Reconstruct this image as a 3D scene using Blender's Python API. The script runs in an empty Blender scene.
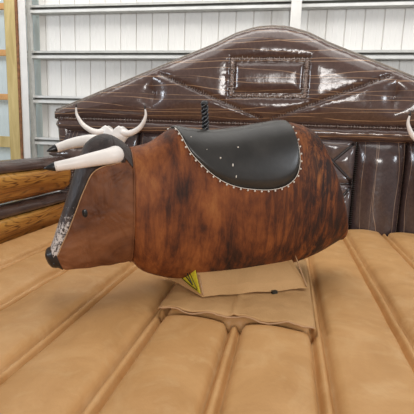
import bpy, bmesh, math, random
from mathutils import Vector, Matrix, noise
random.seed(7)
S = bpy.context.scene
COL = S.collection

# ---------------------------------------------------------------- camera
yaw, pit, rol = map(math.radians, (10.8, 9.9, 2.1))
F = Vector((-math.sin(yaw)*math.cos(pit), math.cos(yaw)*math.cos(pit), -math.sin(pit)))
R0 = Vector((math.cos(yaw), math.sin(yaw), 0)); U0 = R0.cross(F)
R_ = R0*math.cos(rol)+U0*math.sin(rol); U_ = U0*math.cos(rol)-R0*math.sin(rol)
cd = bpy.data.cameras.new('camera'); cam = bpy.data.objects.new('camera', cd); COL.objects.link(cam)
cam.matrix_world = Matrix(((R_.x, U_.x, -F.x, 0), (R_.y, U_.y, -F.y, 0), (R_.z, U_.z, -F.z, 1.48), (0, 0, 0, 1)))
cd.sensor_width = 36; cd.lens = 36*410/414; cd.clip_start = 0.02
S.camera = cam

# ---------------------------------------------------------------- light
w = bpy.data.worlds.new('world'); S.world = w; w.use_nodes = True
w.node_tree.nodes['Background'].inputs[0].default_value = (1.0, 0.97, 0.93, 1)
w.node_tree.nodes['Background'].inputs[1].default_value = 0.36
def area(name, loc, target, sx, sy, power, col):
    l = bpy.data.lights.new(name, 'AREA'); l.shape = 'RECTANGLE'; l.size = sx; l.size_y = sy
    l.energy = power; l.color = col
    o = bpy.data.objects.new(name, l); COL.objects.link(o); o.location = loc
    o.rotation_euler = (Vector(target)-Vector(loc)).to_track_quat('-Z', 'Y').to_euler()
area('daylight_open_door', (1.0, -5.5, 3.0), (-0.2, 3.0, 1.0), 2.8, 1.2, 250, (1.0, 0.97, 0.94))
area('daylight_left_opening', (-7.5, 0.0, 3.2), (-0.5, 3.6, 1.2), 1.1, 1.5, 130, (0.82, 0.90, 1.0))
area('daylight_right_opening', (6.5, 0.5, 3.2), (-0.2, 3.6, 1.4), 1.1, 1.5, 115, (0.85, 0.92, 1.0))
area('added_wall_light', (-0.5, 4.3, 4.9), (-0.5, 5.6, 2.4), 8, .9, 75, (1.0, 0.98, 0.94))  # added strip lamp, put near the back wall to brighten it
area('overhead_area', (-0.5, 3.0, 6.0), (-0.5, 4.0, 0), 7, 3, 130, (1.0, 0.98, 0.95))  # broad area lamp overhead, aimed down
S.view_settings.view_transform = 'Standard'; S.view_settings.look = 'None'
S.view_settings.gamma = 1; S.view_settings.use_curve_mapping = False
S.view_settings.exposure = 0.0

# ---------------------------------------------------------------- materials
class NT:
    def __init__(s, name, base=(.5, .5, .5), rough=.5, spec=.5, metal=0):
        s.m = bpy.data.materials.new(name); s.m.use_nodes = True
        s.t = s.m.node_tree; s.b = s.t.nodes['Principled BSDF']
        s.b.inputs['Base Color'].default_value = (*base, 1)
        s.b.inputs['Roughness'].default_value = rough
        s.b.inputs['Specular IOR Level'].default_value = spec
        s.b.inputs['Metallic'].default_value = metal
    def n(s, ty, **k):
        x = s.t.nodes.new(ty)
        for a, v in k.items():
            if a[0].isupper() or a.isdigit() : x.inputs[int(a) if a.isdigit() else a].default_value = v
            else: setattr(x, a, v)
        return x
    def l(s, a, b): s.t.links.new(a, b)
    def coord(s, scale=(1, 1, 1), rot=(0, 0, 0)):
        c = s.n('ShaderNodeTexCoord'); m = s.n('ShaderNodeMapping')
        m.inputs['Scale'].default_value = scale; m.inputs['Rotation'].default_value = rot
        s.l(c.outputs['Object'], m.inputs[0]); return m.outputs[0]
    def noise(s, scale, sc=(1, 1, 1), detail=3, rough=.5, dist=0):
        x = s.n('ShaderNodeTexNoise', Scale=scale, Detail=detail, Roughness=rough, Distortion=dist)
        s.l(s.coord(sc), x.inputs['Vector']); return x.outputs[0]
    def ramp(s, fac, stops, interp='LINEAR'):
        r = s.n('ShaderNodeValToRGB'); r.color_ramp.interpolation = interp
        e = r.color_ramp.elements
        while len(e) < len(stops): e.new(.5)
        for i, (p, c) in enumerate(stops):
            e[i].position = p; e[i].color = (*c, 1) if len(c) == 3 else c
        s.l(fac, r.inputs[0]); return r.outputs[0]
    def mix(s, fac, a, b, mode='MIX'):
        x = s.n('ShaderNodeMix', data_type='RGBA', blend_type=mode)
        for v, i in ((fac, 0), (a, 6), (b, 7)):
            if isinstance(v, (float, int)): x.inputs[i].default_value = v
            elif isinstance(v, tuple): x.inputs[i].default_value = (*v, 1)
            else: s.l(v, x.inputs[i])
        return x.outputs[2]
    def base(s, c): s.l(c, s.b.inputs['Base Color'])
    def bump(s, h, strength=.3, dist=.01):
        x = s.n('ShaderNodeBump', Strength=strength, Distance=dist)
        s.l(h, x.inputs['Height']); s.l(x.outputs[0], s.b.inputs['Normal'])
W1 = (1, 1, 1); K0 = (0, 0, 0)
def simple(name, col, rough=.5, spec=.5, nsc=12, amt=.12, bump=.1, metal=0):
    t = NT(name, col, rough, spec, metal)
    f = t.noise(nsc, detail=4)
    d = tuple(max(0, c*(1-amt)) for c in col); l = tuple(min(1, c*(1+amt)) for c in col)
    t.base(t.ramp(f, [(.3, d), (.7, l)]))
    if bump: t.bump(t.noise(nsc*4, detail=3), bump, .004)
    return t.m

def vinyl(name, sc, base=(.088, .050, .041), line=(.46, .28, .165), dens=1.0):
    """brown printed plank vinyl: long thin grain lines along one axis"""
    t = NT(name, base, .2, .55)
    mott = t.noise(34, detail=6, rough=.7)
    c = t.ramp(mott, [(.35, tuple(v*.85 for v in base)), (.5, base), (.75, tuple(min(1, v*1.35) for v in base))])
    # long wandering grain lines: thin iso-lines of a warped coordinate
    vert = sc == 'v'
    xyz = t.n('ShaderNodeSeparateXYZ'); t.l(t.coord(), xyz.inputs[0])
    along = xyz.outputs[2 if vert else 0]; across = xyz.outputs[0 if vert else 2]
    st = (3, 0, .7) if vert else (.7, 0, 3)
    for k, (K, A) in enumerate(((4.5*dens, 1.0), (8*dens, 1.9))):
        ma = t.n('ShaderNodeMath', operation='MULTIPLY'); ma.inputs[1].default_value = K; t.l(across, ma.inputs[0])
        mb_ = t.n('ShaderNodeMath', operation='MULTIPLY_ADD'); mb_.inputs[1].default_value = A
        t.l(t.noise(.9+.5*k, st, 1, .3), mb_.inputs[0]); t.l(ma.outputs[0], mb_.inputs[2])
        pp_ = t.n('ShaderNodeMath', operation='PINGPONG'); pp_.inputs[1].default_value = .5; t.l(mb_.outputs[0], pp_.inputs[0])
        w1 = .0040*K
        m = t.ramp(pp_.outputs[0], [(0, W1), (w1, K0)])
        g = t.ramp(t.noise(2.2+k, (9, 0, .8) if vert else (.8, 0, 9), 2), [(.34, K0), (.50, W1)])
        c = t.mix(t.mix(1.0, m, g, 'MULTIPLY'), c, line)
    t.base(c)
    # creased plastic film
    a = t.noise(3.5, (1, 1, 1), 2, .5, 1.0); b = t.noise(16, (1, 1, .5), 2, .5, 2.5)
    t.bump(t.mix(.12, a, b), .35, .03)
    t.b.inputs['Coat Weight'].default_value = .35; t.b.inputs['Coat Roughness'].default_value = .10
    return t.m
M_gable = vinyl('brown_plank_vinyl', 'h', dens=1.35)
M_beam = vinyl('brown_beam_vinyl', 'h', dens=1.7)
M_col = vinyl('brown_column_vinyl', 'v', (.062, .040, .038), (.36, .24, .17), .9)
M_door = vinyl('grey_brown_door_vinyl', 'h', (.105, .078, .076), (.2, .15, .12), .7)
M_strap = simple('dark_printed_brace', (.018, .012, .012), .3)
M_roofrim = simple('roof_edge_vinyl', (.17, .135, .105), .4, amt=.3, nsc=30)
M_seam = simple('puckered_clear_seam', (.24, .17, .14), .18, .7, amt=.6, nsc=45, bump=.5)
M_topvin = simple('dark_brown_vinyl', (.085, .055, .046), .16, .6, 6, .35, .25)

t = NT('printed_log_vinyl', (.4, .2, .06), .28, .5)
f = t.noise(5.5, (2.2, 1.0, 5.0), 4, .6, 1.8)
c = t.ramp(t.noise(2.2, (1.5, .6, 4), 3), [(.35, (.30, .115, .025)), (.5, (.47, .215, .045)), (.68, (.58, .30, .07))])
n_ = t.noise(1.5, (2.5, .55, 5), 2, .5, .5)
mm = t.n('ShaderNodeMath', operation='MULTIPLY'); mm.inputs[1].default_value = 14; t.l(n_, mm.inputs[0])
pg = t.n('ShaderNodeMath', operation='PINGPONG'); pg.inputs[1].default_value = .5; t.l(mm.outputs[0], pg.inputs[0])
wob = t.mix(1.0, t.ramp(pg.outputs[0], [(.04, W1), (.22, K0)]), t.ramp(t.noise(9, (1, .3, 3), 3), [(.38, K0), (.58, W1)]), 'MULTIPLY')
c = t.mix(wob, c, (.13, .045, .012))
t.base(c); t.bump(t.noise(9, detail=3), .3, .02); M_log = t.m

t = NT('tan_mattress_vinyl', (.55, .31, .13), .5, .35)
f = t.noise(3.5, detail=5, rough=.6, dist=.8)
c = t.ramp(f, [(.3, (.50, .262, .095)), (.55, (.58, .318, .125)), (.75, (.64, .375, .165))])
sm = t.ramp(t.noise(5, (1, 1, 1), 5, .6, 1.5), [(.52, K0), (.75, (.4,)*3)])
c = t.mix(sm, c, (.68, .45, .23)); t.base(c)
t.bump(t.mix(.3, t.noise(6, detail=3, dist=1), t.noise(60, detail=3)), .35, .012); M_tan = t.m
t = NT('tan_canvas', (.52, .32, .16), .62, .3)
t.base(t.ramp(t.noise(5, detail=5), [(.3, (.44, .245, .098)), (.7, (.54, .315, .138))]))
t.bump(t.mix(.5, t.noise(9, detail=3, dist=1.5), t.noise(120, detail=2)), .4, .01); M_canvas = t.m

t = NT('brindle_cowhide', (.2, .08, .03), .55, .22)
f = t.noise(2.8, (1, 1, .6), 5, .62, .5)            # broad patches
g = t.noise(24, (1, 1, .16), 6, .74, .5)            # brindle streaks
s = t.mix(.33, f, g)
c = t.ramp(s, [(.35, (.016, .009, .007)), (.42, (.060, .020, .010)), (.48, (.135, .038, .013)), (.55, (.235, .070, .020)), (.67, (.37, .140, .040))])
tc = t.n('ShaderNodeTexCoord'); sp = t.n('ShaderNodeSeparateXYZ'); t.l(tc.outputs['Object'], sp.inputs[0])
mr = t.n('ShaderNodeMapRange'); mr.inputs[1].default_value = .0; mr.inputs[2].default_value = .42; t.l(sp.outputs[0], mr.inputs[0])
mr2 = t.n('ShaderNodeMapRange'); mr2.inputs[1].default_value = .75; mr2.inputs[2].default_value = .42; t.l(sp.outputs[0], mr2.inputs[0])
band = t.n('ShaderNodeMath', operation='MULTIPLY'); t.l(mr.outputs[0], band.inputs[0]); t.l(mr2.outputs[0], band.inputs[1])
dk = t.mix(1.0, band.outputs[0], t.ramp(g, [(.44, W1), (.62, K0)]), 'MULTIPLY')
c = t.mix(dk, c, (.022, .012, .010)); t.base(c)
t.bump(t.noise(90, (1, 1, .2), 4, .7), .5, .004)
M_hide = t.m

t = NT('head_leather', (.22, .085, .042), .55, .28)
c = t.ramp(t.noise(3.5, (1, 1, 1), 5, .6, .8), [(.3, (.085, .028, .012)), (.48, (.19, .069, .027)), (.70, (.31, .130, .058))])
t.base(c); t.bump(t.mix(.04, t.noise(6, (1, 1, .7), detail=2, dist=1.8), t.noise(80, detail=3)), .8, .03); M_head = t.m
t = NT('dark_face_hide', (.03, .022, .02), .5, .4)
c = t.ramp(t.noise(9, (1, 1, .5), 5, .7, .5), [(.35, (.018, .013, .012)), (.55, (.045, .030, .026)), (.75, (.13, .09, .075))])
sp = t.n('ShaderNodeSeparateXYZ'); tc = t.n('ShaderNodeTexCoord'); t.l(tc.outputs['Object'], sp.inputs[0])
mr = t.n('ShaderNodeMapRange'); mr.inputs[1].default_value = 1.16; mr.inputs[2].default_value = .96; t.l(sp.outputs[2], mr.inputs[0])
ad = t.n('ShaderNodeMath', operation='ADD'); ad.inputs[1].default_value = -.68; t.l(t.noise(60, detail=5, rough=.8), ad.inputs[0])
a2 = t.n('ShaderNodeMath', operation='MULTIPLY_ADD'); a2.inputs[1].default_value = .24; t.l(mr.outputs[0], a2.inputs[0]); t.l(ad.outputs[0], a2.inputs[2])
c = t.mix(t.ramp(a2.outputs[0], [(.0, K0), (.06, W1)]), c, (.62, .56, .52)); t.base(c)
t.bump(t.noise(50, (1, 1, .4), 4), .6, .006); M_face = t.m
M_fuzz = simple('white_worn_flecks', (.62, .56, .52), .7, amt=.3, nsc=90)
M_muzzle = simple('black_muzzle_leather', (.018, .015, .015), .35, amt=.5, nsc=20, bump=.3)
M_black = simple('black_rubber', (.012, .012, .013), .35, amt=.3)
M_filmglint = simple('film_pucker_glint', (.36, .29, .25), .15, .8, amt=.4, nsc=60, bump=.3)  # pale tone paints in the reflections of wrinkled clear film
M_saddle = simple('black_saddle_leather', (.032, .029, .026), .34, .45, 9, .25, .12)
M_rope = simple('black_braided_rope', (.014, .014, .017), .28, .7, 60, .5, .4)
M_lace = simple('white_lacing', (.72, .66, .58), .6, nsc=60)
M_ltan = simple('tan_edge_binding', (.45, .26, .13), .5)
M_horn = simple('white_horn', (.86, .80, .75), .35, .5, 14, .07, .12)
M_skull = simple('white_vinyl', (.80, .76, .72), .3, .5, 10, .06, .2)
M_yellow = simple('yellow_sticker', (.62, .52, .03), .4, amt=.12, nsc=50)
M_blackprint = simple('black_print', (.02, .02, .015), .5)
M_dirt = simple('barn_floor_gravel', (.23, .21, .19), .9, .2, 9, .3, .5)
M_wall = simple('white_corrugated_steel', (.80, .785, .755), .45, .4, 3, .03, 0)
M_frame = simple('galvanized_steel', (.56, .56, .53), .5, .5, 14, .10, 0)
M_girtw = simple('bright_girt_lip', (.74, .74, .72), .5, .5, 5, .1, 0)
M_whitecol = simple('white_steel_column', (.80, .78, .74), .45, nsc=6, amt=.05, bump=0)
t = NT('pine_lumber', (.6, .42, .2), .65, .3)
t.base(t.ramp(t.noise(9, (1, 1, .12), 5, .6, 1), [(.3, (.46, .33, .12)), (.6, (.66, .52, .24)), (.8, (.74, .62, .34))]))
t.bump(t.noise(30, (1, 1, .1), 4), .3, .004); M_pine = t.m
M_pineh = simple('orange_pine_board', (.68, .36, .13), .65, nsc=8, amt=.2)
M_redwood = simple('reddish_board_edge', (.25, .11, .045), .7, nsc=20, amt=.4)
M_cyan = simple('pale_blue_panel', (.70, .80, .82), .45, nsc=3, amt=.04, bump=0)

# ---------------------------------------------------------------- mesh helpers
class MB:
    def __init__(s): s.v = []; s.f = []
    def grid(s, fn, nu, nv, cu=False, cv=False):
        b = len(s.v)
        for i in range(nu):
            for j in range(nv): s.v.append(tuple(fn(i, j)))
        for i in range(nu if cu else nu-1):
            for j in range(nv if cv else nv-1):
                i2 = (i+1) % nu; j2 = (j+1) % nv
                s.f.append((b+i*nv+j, b+i2*nv+j, b+i2*nv+j2, b+i*nv+j2))
        return b
    def tube(s, pts, rad, seg=10, cap=True, squash=1):
        pts = [Vector(p) for p in pts]; n = len(pts)
        if not isinstance(rad, (list, tuple)): rad = [rad]*n
        up = Vector((0, 0, 1)); prev = None; rings = []
        for i, p in enumerate(pts):
            d = (pts[min(i+1, n-1)]-pts[max(i-1, 0)]).normalized()
            if prev is None:
                x = d.cross(up)
                if x.length < .1: x = d.cross(Vector((0, 1, 0)))
            else: x = prev-d*prev.dot(d)
            x.normalize(); prev = x; y = d.cross(x)
            rings.append([p+(x*math.cos(a)+y*math.sin(a)*squash)*rad[i] for a in [2*math.pi*k/seg for k in range(seg)]])
        b = s.grid(lambda i, j: rings[i][j], n, seg, cv=True)
        if cap:
            s.f.append(tuple(b+j for j in range(seg))); s.f.append(tuple(b+(n-1)*seg+j for j in reversed(range(seg))))
    def box(s, x0, x1, y0, y1, z0, z1):
        b = len(s.v)
        s.v += [(x, y, z) for x in (x0, x1) for y in (y0, y1) for z in (z0, z1)]
        for q in ((0, 1, 3, 2), (4, 6, 7, 5), (0, 4, 5, 1), (2, 3, 7, 6), (0, 2, 6, 4), (1, 5, 7, 3)): s.f.append(tuple(b+i for i in q))
    def ball(s, c, r, n=8, sc=(1, 1, 1)):
        c = Vector(c)
        s.grid(lambda i, j: c+Vector((math.sin(math.pi*i/n)*math.cos(2*math.pi*j/n)*sc[0], math.sin(math.pi*i/n)*math.sin(2*math.pi*j/n)*sc[1], math.cos(math.pi*i/n)*sc[2]))*r, n+1, n, cv=True)
    def build(s, name, mat, parent=None, smooth=True, origin=(0, 0, 0), bevel=0, solid=0):
        o3 = Vector(origin) if parent is None else Vector((0, 0, 0))
        me = bpy.data.meshes.new(name); me.from_pydata([tuple(Vector(v)-o3) for v in s.v], [], s.f)
        bm = bmesh.new(); bm.from_mesh(me)
        bmesh.ops.remove_doubles(bm, verts=bm.verts, dist=1e-5)
        bmesh.ops.recalc_face_normals(bm, faces=bm.faces); bm.to_mesh(me); bm.free()
        me.materials.append(mat); me.polygons.foreach_set('use_smooth', [smooth]*len(me.polygons))
        o = bpy.data.objects.new(name, me); COL.objects.link(o); o.location = o3
        if parent: o.parent = parent
        if solid: m = o.modifiers.new('s', 'SOLIDIFY'); m.thickness = solid; m.offset = -1
        if bevel: m = o.modifiers.new('b', 'BEVEL'); m.width = bevel; m.segments = 2; m.limit_method = 'ANGLE'
        return o
def thing(name, label, cat, loc=(0, 0, 0), rz=0, group=None):
    o = bpy.data.objects.new(name, None); COL.objects.link(o); o.location = loc; o.rotation_euler = (0, 0, rz)
    o.empty_display_size = .1; tag(o, label, cat, group); return o
def tag(o, label, cat, group=None):
    o['label'] = label; o['category'] = cat
    if group: o['group'] = group
def struct(o, label=None):
    o['kind'] = 'structure'
    if label: o['label'] = label
    return o
def lerp(tab, x):
    if x <= tab[0][0]: return tab[0][1]
    for (a, p), (b, q) in zip(tab, tab[1:]):
        if x <= b: return p+(q-p)*(x-a)/(b-a)
    return tab[-1][1]
def smoothtab(tab, x):
    """catmull-rom through a table"""
    n = len(tab)
    if x <= tab[0][0]: return tab[0][1]
    if x >= tab[-1][0]: return tab[-1][1]
    for i in range(n-1):
        if x <= tab[i+1][0]:
            x0, y0 = tab[i]; x1, y1 = tab[i+1]; h = x1-x0; t_ = (x-x0)/h
            m0 = (y1-tab[i-1][1])/(x1-tab[i-1][0]) if i > 0 else (y1-y0)/h
            m1 = (tab[i+2][1]-y0)/(tab[i+2][0]-x0) if i < n-2 else (y1-y0)/h
            return (2*t_**3-3*t_**2+1)*y0+(t_**3-2*t_**2+t_)*h*m0+(3*t_**2-2*t_**3)*y1+(t_**3-t_**2)*h*m1
def segd(px, pz, a, b):
    ax, az = a; bx, bz = b; dx, dz = bx-ax, bz-az
    t_ = max(0, min(1, ((px-ax)*dx+(pz-az)*dz)/(dx*dx+dz*dz)))
    return math.hypot(px-ax-t_*dx, pz-az-t_*dz)
def nz(x, y, z=0): return noise.noise(Vector((x, y, z)))
def quarter(d, R): d = min(max(d, 0)/R, 1); return math.sqrt(1-(1-d)**2)

# ================================================================ SETTING
m = MB(); m.box(-9, 7, -7, 7, -.1, 0); struct(m.build('floor', M_dirt, smooth=False), 'grey gravel floor of the barn')

# corrugated back wall of the barn
YW = 5.6
def wall_panel(x0, x1, y, z0, z1, pitch=.2265, off=0.0):
    mb = MB(); prof = []
    k = math.floor((x0-off)/pitch)
    xs = off+k*pitch
    while xs < x1:
        for dx, dy in ((0, 0), (.005, .018), (.017, .018), (.022, 0), (.078, 0), (.082, .002), (.092, .002), (.096, 0), (.142, 0), (.146, .002), (.156, .002), (.160, 0)):
            X = xs+dx*pitch/.2265
            if x0 <= X <= x1: prof.append((X, y+dy))
        xs += pitch
    mb.grid(lambda i, j: (prof[i][0], prof[i][1], (z0, z1)[j]), len(prof), 2)
    return mb
wall = struct(wall_panel(-3.62, 7, YW, 0, 4.6, off=.12).build('wall_back', M_wall, smooth=False, solid=.004), 'white corrugated steel barn wall')
wl = struct(wall_panel(-9, -3.62, YW+.14, 0, 4.6, off=.05).build('wall_left', M_cyan, smooth=False, solid=.004), 'pale blue-white panels behind the wood framing')

def girt(z, x0=-3.74, x1=7, h=.1, bright=False):
    t_ = thing('wall_girt', '', 'girt', ((x0+x1)/2, YW-.09, z))
    c = (x0+x1)/2; a, b = x0-c, x1-c
    web = MB(); web.box(a, b, .06, .066, -h/2, h/2); web.box(a, b, -.04, .06, h/2-.004, h/2); web.box(a, b, -.04, .06, -h/2, -h/2+.004)
    web.box(a, b, -.02, .085, -h*.16, -h*.04)
    web.build('web', M_frame, t_, False)
    lip = MB(); lip.box(a, b, -.044, -.04, h/2-.03, h/2); lip.build('upper_lip', M_girtw if bright else M_frame, t_, False)
    lip = MB(); lip.box(a, b, -.044, -.04, -h/2, -h/2+.034); lip.build('lower_lip', M_girtw, t_, False)
    return t_
for z, lab, br in ((3.115, 'grey galvanized girt across the wall, highest of the four', False),
               (2.515, 'galvanized girt across the wall just above the gable, second from the top', False),
               (1.905, 'bright galvanized girt left of the gable corner, third from the top', True),
               (1.315, 'galvanized girt above the log rails, lowest of the four', True)):
    g = girt(z, bright=br); g['label'] = lab; g['group'] = 'horizontal girts of the barn wall'

c = thing('steel_column', 'white steel column rising behind the peak of the brown gable', 'column', (-.02, 5.34, 0))
m = MB(); m.box(-.062, .062, -.006, 0, 0, 4.5); m.build('front_flange', M_whitecol, c, False)
m = MB(); m.box(-.062, .062, .085, .091, 0, 4.5); m.build('rear_flange', M_whitecol, c, False)
m = MB(); m.box(-.004, .004, 0, .085, 0, 4.5); m.build('web', M_whitecol, c, False)
c = thing('steel_column', 'grey-white steel column beside the yellow wooden post at the left', 'column', (-3.695, 5.36, 0))
m = MB(); m.box(-.055, .055, -.006, 0, 0, 4.5); m.build('front_flange', M_whitecol, c, False)
m = MB(); m.box(-.055, -.049, 0, .16, 0, 4.5); m.build('web', M_whitecol, c, False)
m = MB(); m.box(.0, .055, .10, .16, 0, 4.5); m.build('rear_flange', M_frame, c, False)
c = thing('wooden_post', 'yellow pine post with reddish edge at the far left', 'post', (-3.855, 5.38, 0))
m = MB(); m.box(-.085, .075, -.06, .08, 0, 4.5); m.build('post', M_pine, c, False, bevel=.004)
m = MB(); m.box(.0755, .10, -.055, .09, 0, 4.5); m.build('edge_board', M_redwood, c, False, bevel=.003)
for z, lab in ((3.155, 'orange pine board left of the yellow post, uppermost of three'),
               (2.535, 'orange pine board left of the yellow post, middle of three'),
               (1.925, 'orange pine board left of the yellow post, lowest of three')):
    m = MB(); m.box(-7.5, -3.975, YW-.16, YW-.12, z-.042, z+.042)
    o = m.build('pine_board', M_pineh, None, False, (-5.7, YW-.14, z), bevel=.004); tag(o, lab, 'board', 'pine boards left of the post')
m = MB(); m.box(-7.5, -3.975, YW-.16, YW-.12, 1.20, 1.36)
tag(m.build('skirt_board', M_pine, None, False, (-5.7, YW-.14, 1.28), bevel=.004), 'grey-brown timber rail low at the left edge, above the log rails', 'board')

# ================================================================ MATTRESS
SE = [-1.78, -1.38, -.98, -.585, -.195, .195, .59, .985, 1.38, 1.775]
mat_t = thing('inflatable_mattress', 'tan inflatable mattress with piped seams under and around the mechanical bull', 'mattress', (-.2, 2.3, 0))
X0, X1, Y0, Y1 = -2.18, 1.80, .35, 4.21
def mat_h(x, y):
    e = [X0-.1]+SE+[X1+.1]
    d = min(abs(x-s) for s in SE)
    centre = abs(x+.195) < .06 and 1.87 < y < 2.95
    if centre: d = .19
    k = max(i for i in range(len(e)-1) if e[i] <= x)
    width = (e[k+1]-e[k])/2
    dd = d-.027
    z = 0
    if dd > 0: z = .082*quarter(dd, .036)+.020*math.sin(math.pi*.5*min(1, dd/(width-.027)))-.072
    else: z = -.072+.074*math.sqrt(max(0, 1-(d/.027)**2))
    # dip round the machine and the cross seam where the front panels end
    if -.585 < x < .195:
        z -= .05*math.exp(-((y-1.872)/.020)**2)
    # puckers along seams
    z += .0045*nz(x*7, y*5, 1)+.0035*math.exp(-abs(dd)/.04)*nz(x*5, y*26, 3)
    # rolled rim
    eb = min(x-X0, X1-x, y-Y0)
    z -= .12*(1-quarter(eb, .12))
    return .585+z
def axis_x():
    xs = []
    for a, b in zip([X0]+SE, SE+[X1]):
        n = 30
        for i in range(n):
            t_ = i/n; xs.append(a+(b-a)*(t_-.13*math.sin(2*math.pi*t_)))
    return xs+[X1]
xs = axis_x(); ny = 200
m = MB()
def mfn(i, j):
    y = Y0+(Y1-Y0)*j/(ny-1); return (xs[i]+.2, y-2.3, mat_h(xs[i], y))
m.grid(mfn, len(xs), ny)
m.build('mattress_top', M_tan, mat_t)
m = MB()
lo = [(X0, Y0), (X1, Y0), (X1, Y1), (X0, Y1)]
m.grid(lambda i, j: ([X0, X0-.03, X0-.03, X0+.02][i] if False else 0, 0, 0), 1, 1); m.v = []; m.f = []
m.box(X0+.2, X1+.2, Y0-2.3, Y1-2.3, .0, .46); m.build('mattress_side', M_tan, mat_t, bevel=.04)

# ================================================================ FACADE
XC, YF = -.24, 4.36
fac = thing('inflatable_facade', 'glossy brown inflatable barn front with a pitched gable and small window', 'inflatable backdrop', (XC, YF, 0))
ROOF = [(0, 2.565), (.15, 2.555), (.35, 2.50), (.55, 2.405), (.99, 2.235), (1.35, 2.095), (1.93, 1.865), (2.37, 1.695)]
def roof(c_): return lerp(ROOF, c_)
CZ = [((-2.37, 1.62), (2.37, 1.62))]
def gable_y(x, z):
    c_ = abs(x); zr = roof(c_)
    dr = (zr-z)*.92; db = z-1.60; ds = 2.38-c_
    d = min(dr, db, ds)
    h = .17*quarter(d, .26)
    # sloping V seams
    dv = segd(c_, z, (.05, 1.665), (1.12, 2.09))
    fade = 1.0
    h -= .035*math.exp(-(dv/.022)**1.2)
    # pinched tie point
    h -= .10*math.exp(-(abs(c_-1.20)/.11)**1.15)*math.exp(-((z-1.90)/.13)**2)
    # window
    inx, inz = .385-c_, min(z-1.868, 2.252-z)
    din = min(inx, inz)
    if din > -.14:
        if din < 0: h -= .035*(1-quarter(-din, .14))
        elif din < .05: h = h-.035+.012*math.sqrt(max(0, 1-((din-.025)/.025)**2))-.01
        else: h = h-.045+.045*quarter(din-.05, .12)
    ds_ = min(abs(din) if abs(inx) < .1 or abs(inz) < .1 else 1, dv, db, dr)
    h += .010*math.exp(-ds_/.03)*nz(x*38, z*38, 2)+.005*nz(x*3, z*5, 5)
    return -h
nx, nzz = 420, 84
m = MB()
def gfn(i, j):
    x = -2.38+4.76*i/(nx-1); t_ = j/(nzz-1); z = 1.60+t_*(roof(abs(x))-1.60)
    return (x, gable_y(x, z), z)
m.grid(gfn, nx, nzz)
m.grid(lambda i, j: (-2.38+4.76*i/60, (0.0, .16, .16, 0.0)[j], (lambda a: (1.6, 1.6, a, a)[j])(roof(abs(-2.38+4.76*i/60)))), 61, 4)
m.build('gable', M_gable, fac)
# roof edge piping, window seams
m = MB()
pts = []
for i in range(81):
    x = -2.38+4.76*i/80; pts.append((x, .02, roof(abs(x))))
m.tube(pts, .024, 8); m.build('roof_edge', M_roofrim, fac)
wf = MB(); pk = MB()
for (a, b) in (((-.36, 2.235), (.36, 2.235)), ((-.36, 1.885), (.36, 1.885)), ((-.36, 1.885), (-.36, 2.235)), ((.36, 1.885), (.36, 2.235))):
    n = 60; pp = []
    for i in range(n+1):
        x = a[0]+(b[0]-a[0])*i/n; z = a[1]+(b[1]-a[1])*i/n
        pp.append((x, gable_y(x, z)-.002+.006*nz(i*.9, x, z), z+.004*math.sin(i*1.7)))
    sidev = abs(a[0]-b[0]) < .01
    wf.tube(pp, [(.017 if sidev else .007)+(.012 if sidev else .006)*abs(nz(i*.9, z, 4)) for i in range(n+1)], 6)
    for i in range(0, n+1, 2):
        x, y, z = pp[i]; L = (.02+.05*abs(nz(i*1.3, 2, z)))*(1 if sidev else .6)
        q = ((x-L, z+.008*nz(i, 1)), (x, z), (x+L, z+.008*nz(i, 3))) if sidev else ((x+.008*nz(i, 1), z-L), (x, z), (x+.008*nz(i, 3), z+L))
        pk.tube([(u_, gable_y(u_, v_)-(.001 if k_ != 1 else .012), v_) for k_, (u_, v_) in enumerate(q)], [.001, .0045, .001], 5)
wf.build('window_seam', M_seam, fac); o = pk.build('window_puckers', M_filmglint, fac); o['kind'] = 'stuff'
# puckered film along the sloping seams
for s_ in (-1, 1):
    m = MB()
    for i in range(46):
        q = i/45; cx_, z_ = .05+1.07*q, 1.665+.425*q
        L = .012+.035*abs(nz(i*1.7, s_)); a = 1.9+.5*nz(i*2.3, 4)
        pp = [(s_*(cx_+k*L*math.cos(a)), z_+k*L*math.sin(a)) for k in (-1, -.3, .3, 1)]
        m.tube([(u_, gable_y(u_, v_)-.002, v_) for u_, v_ in pp], [.0008, .003, .003, .0008], 5)
    o = m.build('seam_puckers', M_seam, fac); o['kind'] = 'stuff'
m = MB()
for i in range(150):
    x = -2.3+4.6*(i+.4*nz(i*.9, 3))/150; L = .01+.03*abs(nz(i*1.9, 7))
    m.tube([(x-.004, -.075-.03*(k > 0)*(k < 2), 1.615-L+2*L*k/2+.01*nz(i, k)) for k in (0, 1, 2)], [.001, .0035, .001], 5)
o = m.build('beam_puckers', M_filmglint, fac); o['kind'] = 'stuff'  # ridges in the pale glint tone, painted sparkle along the beam
# beam
m = MB()
def bfn(i, j):
    x = -2.36+4.72*i/240; a = math.pi*j/12
    zc = 1.545; r = .075*(1+.04*nz(x*4, 0)); e = min(1, (2.36-abs(x))/.07); r2 = r*math.sqrt(max(.02, 1-(1-e)**2))
    return (x, -.11*math.sin(a)*(1+.07*nz(x*11, a))*(.4+.6*e)-.002*math.sin(x*90)*nz(x*9, 2), zc-r2*math.cos(a)+.006*nz(x*8, a*2, 3))
m.grid(bfn, 241, 13, cv=True); m.build('beam', M_beam, fac)
sm_ = MB(); pp = [(-2.3+4.6*i/200, -.055+.01*nz(i*.3, 1), 1.615+.006*nz(i*.45, 5)) for i in range(201)]
sm_.tube(pp, [.008+.007*abs(nz(i*.8, 8)) for i in range(201)], 6); sm_.build('beam_seam', M_seam, fac)
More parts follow.
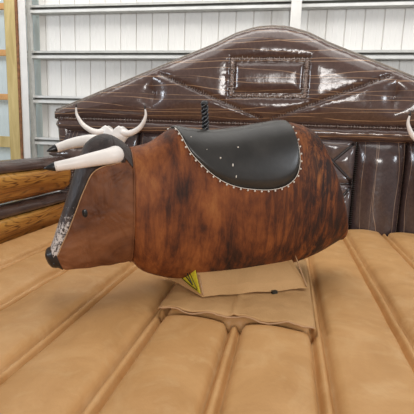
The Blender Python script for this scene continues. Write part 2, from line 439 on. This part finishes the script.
# gable return below the eaves (tapering ends)
for s_ in (-1, 1):
    m = MB()
    def efn(i, j, s_=s_):
        t_ = i/12; a = math.pi*2*j/16; z = 1.70-.50*t_; cx = s_*(2.27-.04*t_)
        r = .10*math.sqrt(max(.05, 1-(abs(t_*2-1))**4))
        return (cx+r*math.cos(a), .02+r*math.sin(a)*1.1, z)
    m.grid(efn, 13, 16, cv=True); m.build('eave_return', M_gable, fac)
# lower columns and doors
def puffcol(x0, x1, z0, z1, mat, name, depth=.13, brace=False, kids=True):
    mb = MB(); nu, nv = 34, 60
    def fn(i, j):
        u = (i/(nu-1)); u = u-.08*math.sin(2*math.pi*u)
        x = x0+(x1-x0)*u; z = z0+(z1-z0)*j/(nv-1)
        h = depth*min(quarter(min(x-x0, x1-x), (x1-x0)*.5), 1)*quarter(min(z1-z+.01, z-z0+.1), .24)
        if brace:
            zz = (z1+.0, 1.06, 1.04, z0)
            h = depth*quarter(min(x-x0, x1-x), .09)*quarter(z1-z+.01, .09)
            h -= .06*math.exp(-(abs(z-1.05)/.02)**1.2)
            for za, zb in ((1.06, z1), (z0, 1.04)):
                if za <= z <= zb:
                    d1 = min(segd(x, z, (x0, za), (x1, zb)), segd(x, z, (x1, za), (x0, zb)))
                    h -= .035*math.exp(-(d1/.03)**1.3)
        h += .003*nz(x*9, z*6, 4)+.006*math.exp(-min(x-x0, x1-x)/.03)*nz(z*40, x, 1)
        return (x, -h, z)
    mb.grid(fn, nu, nv); mb.box(x0+.005, x1-.005, .0, .15, z0, z1)
    o = mb.build(name, mat, fac)
    if brace:
        for za, zb in ((1.08, z1-.03), (z0+.1, 1.02)):
            for q in ((x0+.03, x1-.03), (x1-.03, x0+.03)):
                n = 24; bb = MB(); pts = [(q[0]+(q[1]-q[0])*i/n, za+(zb-za)*i/n) for i in range(n+1)]
                L = math.hypot(q[1]-q[0], zb-za); nxn = (-(zb-za)/L*.013, (q[1]-q[0])/L*.013)
                def yy(x, z):
                    h = depth*quarter(min(x-x0, x1-x), .09)*quarter(z1-z+.01, .09)
                    d1 = min(segd(x, z, (x0, 1.06 if za > 1 else z0), (x1, z1 if za > 1 else 1.04)), segd(x, z, (x1, 1.06 if za > 1 else z0), (x0, z1 if za > 1 else 1.04)))
                    return -(h-.035*math.exp(-(d1/.03)**1.3))-.012
                bb.grid(lambda i, j: (pts[i][0]+nxn[0]*(j-1), yy(*pts[i]), pts[i][1]+nxn[1]*(j-1)), n+1, 3)
                bb.build('brace', M_strap, o, solid=.004)
        bb = MB(); bb.grid(lambda i, j: (x0+.02+(x1-x0-.04)*i/20, -depth*quarter(min(.02+(x1-x0-.04)*i/20, (x1-x0)-.02-(x1-x0-.04)*i/20), .09)+.04, 1.03+.02*j), 21, 3)
        bb.build('cross_brace', M_strap, o, solid=.004)
    return o
for s_ in (-1, 1):
    for (a, b, mt, nm, br) in ((0, .455, M_door, 'door_panel', True), (.46, .905, M_door, 'door_panel', True), (.91, 1.37, M_col, 'plank_column', False), (1.375, 1.84, M_col, 'plank_column', False), (1.845, 2.30, M_col, 'plank_column', False)):
        x0, x1 = (a, b) if s_ > 0 else (-b, -a)
        puffcol(x0, x1, .40, 1.485, mt, nm, .15 if not br else .11, br)
    sm_ = MB()
    for i in range(40):     # stitched loops down the seam beside the door
        z = 1.46-i*.021; x = s_*.908; sm_.tube([(x-.012, -.075, z), (x, -.09, z+.004), (x+.012, -.075, z)], .003, 5)
    sm_.build('seam_loops', M_blackprint, fac)

# ================================================================ LOG RAILS (left side of the arena)
XR = -2.18
def rail(z0, label, y0=.3, y1=3.92):
    t_ = thing('log_rail', label, 'inflatable rail', (XR-.12, (y0+y1)/2, z0), 0, 'inflatable log rails on the left side')
    L = (y1-y0)/2; n = 90
    prof = [(.0, -.18), (.07, -.17), (.115, -.12), (.13, -.05), (.133, .0), (.125, .04), (.105, .07)]
    m = MB()
    def fn(i, j):
        y = -L+2*L*i/n; e = quarter(min(y+L, L-y)+.004, .10); px, pz = prof[j]
        return (px*(.5+.5*e)*(1+.03*nz(y*4, j*.4)), y, pz*e+.005*nz(y*3, j, 2))
    m.grid(fn, n+1, len(prof)); m.build('log_face', M_log, t_, solid=.01)
    m = MB()
    top = [(.10, .072), (.118, .085), (.115, .115), (.085, .15), (.03, .168), (-.04, .165), (-.10, .13), (-.13, .06), (-.13, -.05), (-.10, -.12), (-.02, -.145), (.0, -.13), (.0, .06)]
    def fn2(i, j):
        y = -L+2*L*i/n; e = quarter(min(y+L, L-y)+.004, .10); px, pz = top[j]
        return (px*(.5+.5*e)*(1+.04*nz(y*5, j*.5, 6)), y, pz*e+.004*nz(y*6, j, 9))
    m.grid(fn2, n+1, len(top), cv=True); m.build('vinyl_back', M_topvin, t_)
    return t_
rail(1.05, 'upper inflatable log rail with printed wood face and dark glossy top')
rail(.690, 'lower inflatable log rail resting along the mattress edge below the other')
# corner post
p = thing('corner_post', 'dark glossy inflatable corner post where the log rails meet the facade', 'inflatable post', (-2.29, 4.07, 0))
p.location.y = 4.0
m = MB()
m.grid(lambda i, j: ((.085+.006*math.sin(i*2.2))*math.cos(2*math.pi*j/16), (.05+.004*math.sin(i*2.2))*math.sin(2*math.pi*j/16), .05+1.10*i/50), 51, 16, cv=True)
m.build('post_tube', M_topvin, p)
m = MB()
for k in range(22): m.tube([(.09*math.cos(a), .055*math.sin(a), .55+k*.024) for a in [math.pi*(1.1+.1*q) for q in range(9)]], .0035, 5)
m.build('seam_ribs', M_seam, p)
# pointed pad
p = thing('pointed_roll', 'dark brown inflatable roll with pointed end lying on the corner of the rails', 'inflatable roll', (-2.16, 4.04, 1.225))
m = MB(); n = 30
m.tube([(-.36+.54*i/n, .0, .01*nz(i*.3, 2)) for i in range(n+1)], [.006+.068*min(1, math.sin(math.pi*min(.5, .02+i/n*.9)))*(1 if i < n-4 else quarter((n-i+.2)/5., 1)) for i in range(n+1)], 16, squash=1)
m.build('roll_skin', M_topvin, p)

# ================================================================ SKULLS on the facade
def make_skull(label, x):
    t_ = thing('longhorn_skull', label, 'skull decoration', (x, 4.12, 1.095), 0, 'white longhorn skulls on the facade')
    m = MB(); n = 26; seg = 24
    tab = [(0, .055), (.15, .075), (.35, .085), (.55, .10), (.72, .14), (.84, .18), (.93, .17), (1, .11)]
    def fn(i, j):
        q = i/n; a = 2*math.pi*j/seg; wd = smoothtab(tab, q); z = .43*q
        dp = .05+.03*math.sin(math.pi*min(1, q*1.05))
        if i == 0 or i == n: wd *= .02; dp *= .02
        x_ = wd*math.cos(a); bump = 0
        if q > .9: bump = .038*math.exp(-((abs(x_)-.075)/.05)**2)-.03*math.exp(-(x_/.03)**2)
        # eye hollows
        y_ = -dp*math.sin(a)
        if math.sin(a) > 0: y_ += .035*math.exp(-((abs(x_)-.075)/.03)**2-((q-.66)/.07)**2)
        return (x_, y_, z+bump)
    m.grid(fn, n+1, seg, cv=True); m.build('skull', M_skull, t_)
    for s_ in (-1, 1):
        pts = [(.10, .385), (.17, .375), (.24, .395), (.31, .44), (.355, .50), (.38, .565), (.375, .635)]
        fine = [(s_*smoothtab([(k, p_[0]) for k, p_ in enumerate(pts)], q/4), -.02-.012*q/4, smoothtab([(k, p_[1]) for k, p_ in enumerate(pts)], q/4)) for q in range(25)]
        m = MB(); m.tube(fine, [.036*(1-.82*(q/24)**1.4) for q in range(25)], 12); h = m.build('horn', M_horn, t_)
        m = MB(); e = Vector(fine[-1]); d = (Vector(fine[-1])-Vector(fine[-3])).normalized()
        m.tube([e-d*.012, e, e+d*.028], [.0085, .008, .002], 8); m.build('horn_tip', M_black, h)
    for s_ in (-1, 1):
        m = MB(); m.ball((s_*.075, -.045, .285), .022, 10, (1, .5, 1)); m.build('eye_socket', M_black, t_)
    return t_
make_skull("white longhorn skull directly behind the bull's head, both horns showing", -1.815)
make_skull('white longhorn skull at the right edge of the photo, only one horn tip showing', 1.42)

# ================================================================ PEDESTAL SHROUD
TH = math.radians(31)
ped = thing('pedestal_cover', 'tan canvas box cover with spread skirt beneath the belly of the bull', 'machine cover', (-.24, 2.39, 0), TH)
# box: local u from -.30..+.33, n -.39..0  (front face toward the camera)
fa = (-.340, -.195); fb = (.293, -.195)
m = MB()
def boxring(z, inset=0, jit=0.0):
    pts = []
    c = [(-.325+inset, -.262+inset), (.275-inset, -.30+inset), (.275-inset, .155-inset), (-.46+inset, .155-inset)]
    tp = max(0, z-.665)*1.5
    c = [(c[0][0], c[0][1]+tp), (c[1][0], c[1][1]+tp)]+c[2:]
    for k in range(4):
        a, b = c[k], c[(k+1) % 4]
        for q in range(12):
            t_ = q/12; pts.append((a[0]+(b[0]-a[0])*t_, a[1]+(b[1]-a[1])*t_, z+jit*math.sin(t_*math.pi)))
    return pts
levels = [(.630, .03), (.645, .03), (.652, -.008), (.69, -.003), (.74, .0), (.80, .002), (.835, .004), (.845, .02)]
rings = []
for z, ins in levels:
    r = boxring(z, ins)
    rings.append([(x+.004*nz(x*6, z*14, 1), y+.006*nz(x*7, z*12, 2), min(z, .76+.14*max(0, (x+.30)))if z > .72 else z+.008*nz(x*8, y*8)) for x, y, z in r])
m.grid(lambda i, j: rings[i][j], len(rings), 48, cv=True)
m.f.append(tuple(range((len(rings)-1)*48, len(rings)*48)))
m.build('box_sleeve', M_canvas, ped, smooth=False)
m = MB()
m.tube([(.278, -.302+z/100-.665, z/100) for z in range(66, 82, 2)], .004, 6); m.build('corner_piping', M_ltan, ped)
m = MB(); m.tube([(-.327, -.264+z/100-.665, z/100) for z in range(66, 76, 2)], .004, 6); m.build('corner_piping', M_ltan, ped)
# sticker on the left end
m = MB(); pts = []
N = 20
for i in range(N+1):
    y = -.192+.20*i/N
    pts.append((y, .612+.035*math.sin(0), .755*1.0))
def low(y): t_ = (y+.192)/.20; return .662+.052*t_**1.5
SX = lambda y: -.336-.325*(y+.262)
m.grid(lambda i, j: (SX(-.255+.25*i/N), -.255+.25*i/N+.025*j*(1-i/N), low(-.192+.20*i/N)+(.765-low(-.192+.20*i/N))*j/4), N+1, 5)
st = m.build('warning_sticker', M_yellow, ped, solid=.002); st['label'] = 'yellow warning sticker with black border'
SP = lambda y, z: (SX(y)-.003, y, z)
m = MB(); m.tube([SP(-.232+.22*i/N, low(-.192+.185*i/N)+.012) for i in range(N+1)], .0022, 5)
m.tube([SP(-.230, .68), SP(-.160, .75)], .002, 5)
m.build('sticker_border', M_blackprint, st)
m = MB(); m.tube([SP(-.19, .69), SP(-.14, .742), SP(-.09, .735), SP(-.19, .69)], .003, 5)
m.build('warning_triangle', M_blackprint, st)
# skirt: world axis aligned square; build in world then rotate into local
ci, si = math.cos(-TH), math.sin(-TH)
def tol(x, y, z):
    dx, dy = x+.24, y-2.39; return (dx*ci-dy*si, dx*si+dy*ci, z)
m = MB(); A, B = 60, 70
def skf(i, j):
    x = -.585+.765*i/A; y = 1.842+1.063*j/B
    lx, ly, _ = tol(x, y, 0)
    d = max(abs(lx)-.31, abs(ly)-.2, 0)      # distance from the box
    z = .640+.004*math.exp(-d/.12)
    z += .007*nz(x*6, y*9, 7)+.003*nz(x*20, y*20, 3)
    fr = math.exp(-(y-1.842)/.03); z += fr*(-.004+.007*math.sin(x*34)+.006*nz(x*30, 2))
    yy = y+fr*.012*nz(x*9, 5)+.03*fr*((x+.2)/.4)*-1*.4
    z += .010*math.exp(-((x+.2)/.012)**2)*(1 if y < 2.2 else 0)   # centre seam
    ex = min(x+.585, .18-x); z -= .014*math.exp(-ex/.02)
    return tol(x, yy, z)
m.grid(skf, A+1, B+1); m.build('skirt', M_canvas, ped, solid=.004)
m = MB()
def hem(i, j):
    x = -.575+.745*i/60; y = 1.855+.03*j
    return tol(x, y-.004+.004*nz(x*9, 5), .628-.012*(1-j)+.007*math.sin(x*34)*1+.012*nz(x*6, y*9, 7))
m.tube([(lambda q: (q[0], q[1], q[2]))(tol(-.58+.755*i/80, 1.843-.012*((-.58+.755*i/80+.2)/.4)+.012*nz((-.58+.755*i/80)*9, 5), .628+.007*math.sin((-.58+.755*i/80)*34)+.012*nz((-.58+.755*i/80)*6, 1.855*9, 7)+.006*nz((-.58+.755*i/80)*30, 2))) for i in range(81)], .005, 6)
m.build('hem', M_ltan, ped)
m = MB(); q = tol(-.1, 2.10, .668)
m.box(.06, .09, -.310, -.290, .640, .656); m.build('slot', M_blackprint, ped, False)

# ================================================================ THE BULL
bull = thing('mechanical_bull', 'mechanical bull with brindle cowhide body, black saddle and forward white horns', 'mechanical bull', (-.24, 2.39, 0), TH)
TOP = [(-.675, 1.405), (-.62, 1.415), (-.56, 1.435), (-.51, 1.468), (-.44, 1.512), (-.36, 1.508), (-.28, 1.502), (-.18, 1.506), (-.04, 1.528), (.10, 1.557), (.22, 1.575), (.34, 1.560), (.42, 1.520)]
BOT = [(-.665, .80), (-.62, .750), (-.56, .718), (-.44, .684), (-.29, .672), (-.046, .673), (.16, .690), (.35, .722), (.50, .768), (.66, .842)]
WID = [(-.67, .175), (-.6, .19), (-.45, .205), (-.2, .215), (.1, .215), (.35, .205), (.6, .18)]
def sgp(v, p): return math.copysign(abs(v)**p, v)
def bodypt(s_, phi, off=0, side=-1):
    """s_ 0..1 along the body, phi 0 top .. pi bottom"""
    ut = -.675+(.42+.675)*s_; ub = -.665+(.66+.665)*s_
    # keep sections upright up front, leaning at the rump
    k = max(0, (s_-.45)/.55); ut = -.675+1.095*s_-.05*k**2; ub = -.665+1.095*s_+.25*k**1.5
    T = Vector((ut, 0, smoothtab(TOP, ut))); B = Vector((ub, 0, smoothtab(BOT, ub)))
    w_ = smoothtab(WID, (ut+ub)/2); c_ = (T+B)/2; h_ = (T-B)/2
    hl = h_.length; hd = h_/hl
    e = 2/2.7
    cz, sy = sgp(math.cos(phi), e), sgp(math.sin(phi), e)
    # shoulders narrower on top
    wm = 1-.10*max(0, cz)
    return c_+hd*(cz*(hl+off))+Vector((0, side*sy*(w_*wm+off), 0))
NS, NP = 90, 72
m = MB()
rows = []
def ringat(s_, shrink=1, push=0):
    r = []
    ps = [bodypt(s_, 2*math.pi*j/NP) for j in range(NP)]
    c_ = sum(ps, Vector())/NP
    return [c_+(p_-c_)*shrink+Vector((push, 0, push*.25 if s_ > .5 else 0)) for p_ in ps]
for sh, pu in ((.02, -.002), (.5, -.002), (.93, 0), (.985, 0.0)): rows.append(ringat(0, sh, pu))
for i in range(NS+1): rows.append(ringat(i/NS))
for sh, pu in ((.99, .010), (.965, .020), (.91, .030), (.78, .040), (.5, .046), (.02, .048)): rows.append(ringat(1, sh, pu))
m.grid(lambda i, j: rows[i][j], len(rows), NP, cv=True)
m.build('body', M_hide, bull)

# saddle patch
LOW = [(-.44, 1.51), (-.41, 1.43), (-.385, 1.385), (-.35, 1.345), (-.29, 1.29), (-.22, 1.245), (-.146, 1.218), (-.06, 1.204), (.03, 1.20), (.10, 1.212), (.155, 1.240), (.195, 1.283), (.218, 1.335), (.232, 1.39), (.240, 1.46), (.245, 1.56)]
def phimax(s_, u):
    ze = smoothtab(LOW, u)
    lo_, hi = 0.0, math.pi/2+.3
    for _ in range(24):
        mid = (lo_+hi)/2
        if bodypt(s_, mid).z > ze: lo_ = mid
        else: hi = mid
    return max(.03, lo_)
m = MB(); U = []
n = 70
for i in range(n+1):
    q = i/n; q = .5-.5*math.cos(math.pi*q)
    u = -.44+.685*q; U.append(u)
edge = []
def scol(i, j, off=.011):
    u = U[i]; s_ = (u+.675)/1.095; pm = phimax(s_, u); t_ = (j/24*2-1)
    e_ = off*min(1, (1-abs(t_))*8+.35)
    # the seat is dished in the middle and rolls up to the rear
    return bodypt(s_, abs(t_)*pm, e_, -1 if t_ > 0 else 1)
m.grid(scol, n+1, 25)
sad = m.build('saddle', M_saddle, bull, solid=.012)
ed = []
for sd in (1, -1):
    pts = []
    for i in range(n+1):
        u = U[i]; s_ = (u+.675)/1.095; pts.append(bodypt(s_, phimax(s_, u), .006, -sd))
    # resample evenly
    acc = [0]
    for a, b in zip(pts, pts[1:]): acc.append(acc[-1]+(b-a).length)
    ed.append((pts, acc))
m = MB(); lac = MB()
for pts, acc in ed:
    m.tube(pts, .0018, 6)
    k = 0
    L = acc[-1]; nb = 30
    for b in range(1, nb):
        tgt = L*b/nb
        i = max(x for x in range(len(acc)) if acc[x] <= tgt); f_ = (tgt-acc[i])/max(1e-6, acc[min(i+1, n)]-acc[i])
        p_ = pts[i].lerp(pts[min(i+1, n)], f_)
        d = (pts[min(i+1, n)]-pts[max(i-1, 0)]).normalized()
        ctr = Vector((-.06, p_.y, 1.42)); o_ = (p_-ctr); o_ -= d*o_.dot(d); o_.y = 0
        o_.normalize()
        s2 = -1 if p_.y < 0 else 1
        lac = MB(); lac.ball(p_+o_*.008+Vector((0, s2*.002, 0)), .0056, 6); lac.build('lace_stitch', M_lace, bull)
m.build('saddle_binding', M_lace, bull)
# worn specks on the saddle
def uph(u, z):
    s_ = (u+.675)/1.095; lo_, hi = 0, math.pi/2
    for _ in range(24):
        mid = (lo_+hi)/2
        if bodypt(s_, mid).z > z: lo_ = mid
        else: hi = mid
    return bodypt(s_, lo_, .0115)
m = MB()
for u, z, r, sc in ((-.375, 1.46, .004, (1, .5, 1)), (-.125, 1.415, .006, (1, .5, 1)), (-.23, 1.36, .006, (1, .5, 1)), (-.165, 1.325, .007, (.8, .5, 1.6)), (-.15, 1.268, .0055, (.7, .5, 1.8)), (-.30, 1.40, .003, (1, .5, 1))):
    m = MB(); m.ball(uph(u, z), r*.8, 6, sc); m.build('worn_speck', M_lace, sad)
# grip rope
rp = Vector((-.245, 0, 1.508))
base_ = Vector((-.25, 0, 1.495))
m = MB()
for k in range(3):
    pts = []
    for i in range(61):
        z = .16*i/60; a = i/60*2*math.pi*2.6+k*2*math.pi/3
        pts.append(base_+Vector((.012*math.cos(a)-.012*i/60, .012*math.sin(a), z)))
    m.tube(pts, [.0085+.0015*math.sin(i*1.25) for i in range(61)], 8)
g = m.build('grip_rope', M_rope, bull)
m = MB(); m.tube([base_+Vector((-.011, 0, .150)), base_+Vector((-.012, 0, .158)), base_+Vector((-.012, 0, .170))], [.019, .021, .014], 10); m.build('rope_end', M_rope, g)

# head ------------------------------------------------------------
HT = [(-.672, 1.395), (-.72, 1.435), (-.80, 1.465), (-.885, 1.415), (-.93, 1.31), (-.965, 1.195), (-1.0, 1.085), (-1.03, .995), (-1.05, .93), (-1.068, .88)]
HB = [(-.672, .80), (-.70, .795), (-.735, .79), (-.775, .785), (-.82, .782), (-.87, .778), (-.92, .772), (-.965, .772), (-1.0, .772), (-1.035, .790)]
HW = [.178, .172, .160, .146, .132, .118, .106, .096, .086, .074]
def headpt(s_, phi, off=0, side=-1):
    q = s_*9
    T = Vector((smoothtab([(i, v[0]) for i, v in enumerate(HT)], q), 0, smoothtab([(i, v[1]) for i, v in enumerate(HT)], q)))
    B = Vector((smoothtab([(i, v[0]) for i, v in enumerate(HB)], q), 0, smoothtab([(i, v[1]) for i, v in enumerate(HB)], q)))
    w_ = smoothtab(list(enumerate(HW)), q)
    h_ = (T-B)/2; hl = h_.length; hd = h_/hl; c_ = (T+B)/2
    e = 2/3.4; cz, sy = sgp(math.cos(phi), e), sgp(math.sin(phi), e)
    k = min(1, q/3)
    off = off+.009*nz(s_*6+phi*2.2, phi*1.7-s_*3, 3)*math.sin(math.pi*min(1, s_*1.02+.02))*min(1, abs(phi-math.pi*2*(phi > math.pi)))
    wm = 1-(.20-.16*k)*max(0, cz)**2-.22*max(0, -cz)     # narrower brow and jaw
    return c_+hd*(cz*(hl+off))+Vector((0, side*sy*(w_*wm+off), 0))
def hring(s_, shrink=1, push=(0, 0, 0)):
    ps = [headpt(s_, 2*math.pi*j/NP) for j in range(NP)]; c_ = sum(ps, Vector())/NP
    return [c_+(p_-c_)*shrink+Vector(push) for p_ in ps]
rows = [hring(0, .05), hring(0, .96)]
for i in range(61): rows.append(hring(i/60))
for sh, pu in ((.94, (-.012, 0, -.003)), (.8, (-.022, 0, -.006)), (.5, (-.030, 0, -.008)), (.02, (-.033, 0, -.009))): rows.append(hring(1, sh, pu))
m = MB(); m.grid(lambda i, j: rows[i][j], len(rows), NP, cv=True)
head = m.build('head', M_head, bull)
# muzzle cover: a skin over the nose end
m = MB(); rr = []
for i in range(9):
    s_ = .93+.07*i/8
    rr.append([headpt(s_, 2*math.pi*j/NP, .005) for j in range(NP)])
for sh, pu in ((.95, (-.015, 0, -.003)), (.82, (-.027, 0, -.006)), (.5, (-.036, 0, -.008)), (.02, (-.039, 0, -.009))):
    base_r = [headpt(1, 2*math.pi*j/NP, .005) for j in range(NP)]; c_ = sum(base_r, Vector())/NP
    rr.append([c_+(p_-c_)*sh+Vector(pu) for p_ in base_r])
m.grid(lambda i, j: rr[i][j], len(rr), NP, cv=True); mz = m.build('muzzle', M_muzzle, head, solid=.004)
for s_ in (-1, 1):
    m = MB(); m.ball(headpt(.99, 1.9, .004, s_)+Vector((-.016, 0, .012)), .011, 8, (.6, .8, 1)); m.build('nostril', M_black, mz)
# dark blaze down the face
BW = lambda s_: lerp([(0, 1.0), (.12, 1.16), (.3, 1.16), (.55, 1.22), (.8, 1.38), (1, 1.55)], (s_-.10)/.89)
m = MB()
def bl(i, j):
    s_ = .10+.89*i/60; t_ = j/20*2-1
    wd = BW(s_)
    return headpt(s_, abs(t_)*wd+.015*nz(s_*18, t_*3)*(abs(t_) > .9), .006*min(1, (1-abs(t_))*6+.3), -1 if t_ > 0 else 1)
m.grid(bl, 61, 21); m.build('face_blaze', M_face, head, solid=.006)
# poll cap: dark hide wrapped behind the horns
m = MB()
m.grid(lambda i, j: headpt(.01+.17*i/16, abs(j/20*2-1)*lerp([(0, 1.0), (.5, .92), (1, .7)], i/16), .007, -1 if j > 10 else 1), 17, 21)
m.build('poll_cap', M_face, head, solid=.006)
# tan welt lines either side of the blaze and neck seam
m = MB()
for sd in (-1, 1):
    m.tube([headpt(.14+.78*i/40, BW(.14+.78*i/40)+.01*math.sin(i*.3), .003, sd) for i in range(41)], .0028, 5)
m.build('face_welt', M_ltan, head)
m = MB(); m.tube([headpt(.0, .15+2*math.pi*j/60*.0+(math.pi*2-.3)*j/60, .003) for j in range(61)], .004, 6); m.build('neck_seam', M_head, head)
# eyes
for s_ in (-1, 1):
    best = min(((headpt(a/100, b/50, .0, s_), a, b) for a in range(40, 95) for b in range(30, 90)), key=lambda q: (q[0].x+.900)**2+(q[0].z-1.085)**2)
    m = MB(); m.ball(best[0]+Vector((0, -s_*.002, 0)), .023, 12, (.62, .30, .95)); e_ = m.build('eye', M_black, head)
    m = MB(); pc = best[0]+Vector((0, s_*.006, 0))
    m.tube([pc+Vector((.016*math.cos(a), -s_*.009, .023*math.sin(a))) for a in [2*math.pi*k/16 for k in range(17)]], .002, 5); m.build('eye_rim', M_face, e_)
# bull horns
for s_ in (-1, 1):
    ctl = [(-.735, .12, 1.378), (-.79, .16, 1.366), (-.87, .18, 1.350), (-.95, .185, 1.332), (-1.035, .18, 1.315)] if s_ < 0 else \
          [(-.735, .12, 1.40), (-.785, .15, 1.420), (-.86, .168, 1.428), (-.95, .16, 1.412), (-1.03, .14, 1.385)]
    N = 32
    f3 = lambda k: [smoothtab([(i, v[k]) for i, v in enumerate(ctl)], q*4/N) for q in range(N+1)]
    xs_, ys_, zs_ = f3(0), f3(1), f3(2)
    pts = [Vector((xs_[i], s_*ys_[i], zs_[i])) for i in range(N+1)]
    rad = [(.046-.024*(i/N)**.9) for i in range(N+1)]
    for i, k in enumerate((.5, .76, .9, .97)): rad[i] *= k
    m = MB(); m.tube(pts, rad, 20); h = m.build('horn', M_horn, head)
    d = (pts[-1]-pts[-3]).normalized(); e_ = pts[-1]
    m = MB(); m.tube([e_-d*.008, e_+d*.01, e_+d*.035, e_+d*.05], [.0225, .0195, .010, .003], 14); m.build('horn_tip', M_black, h)
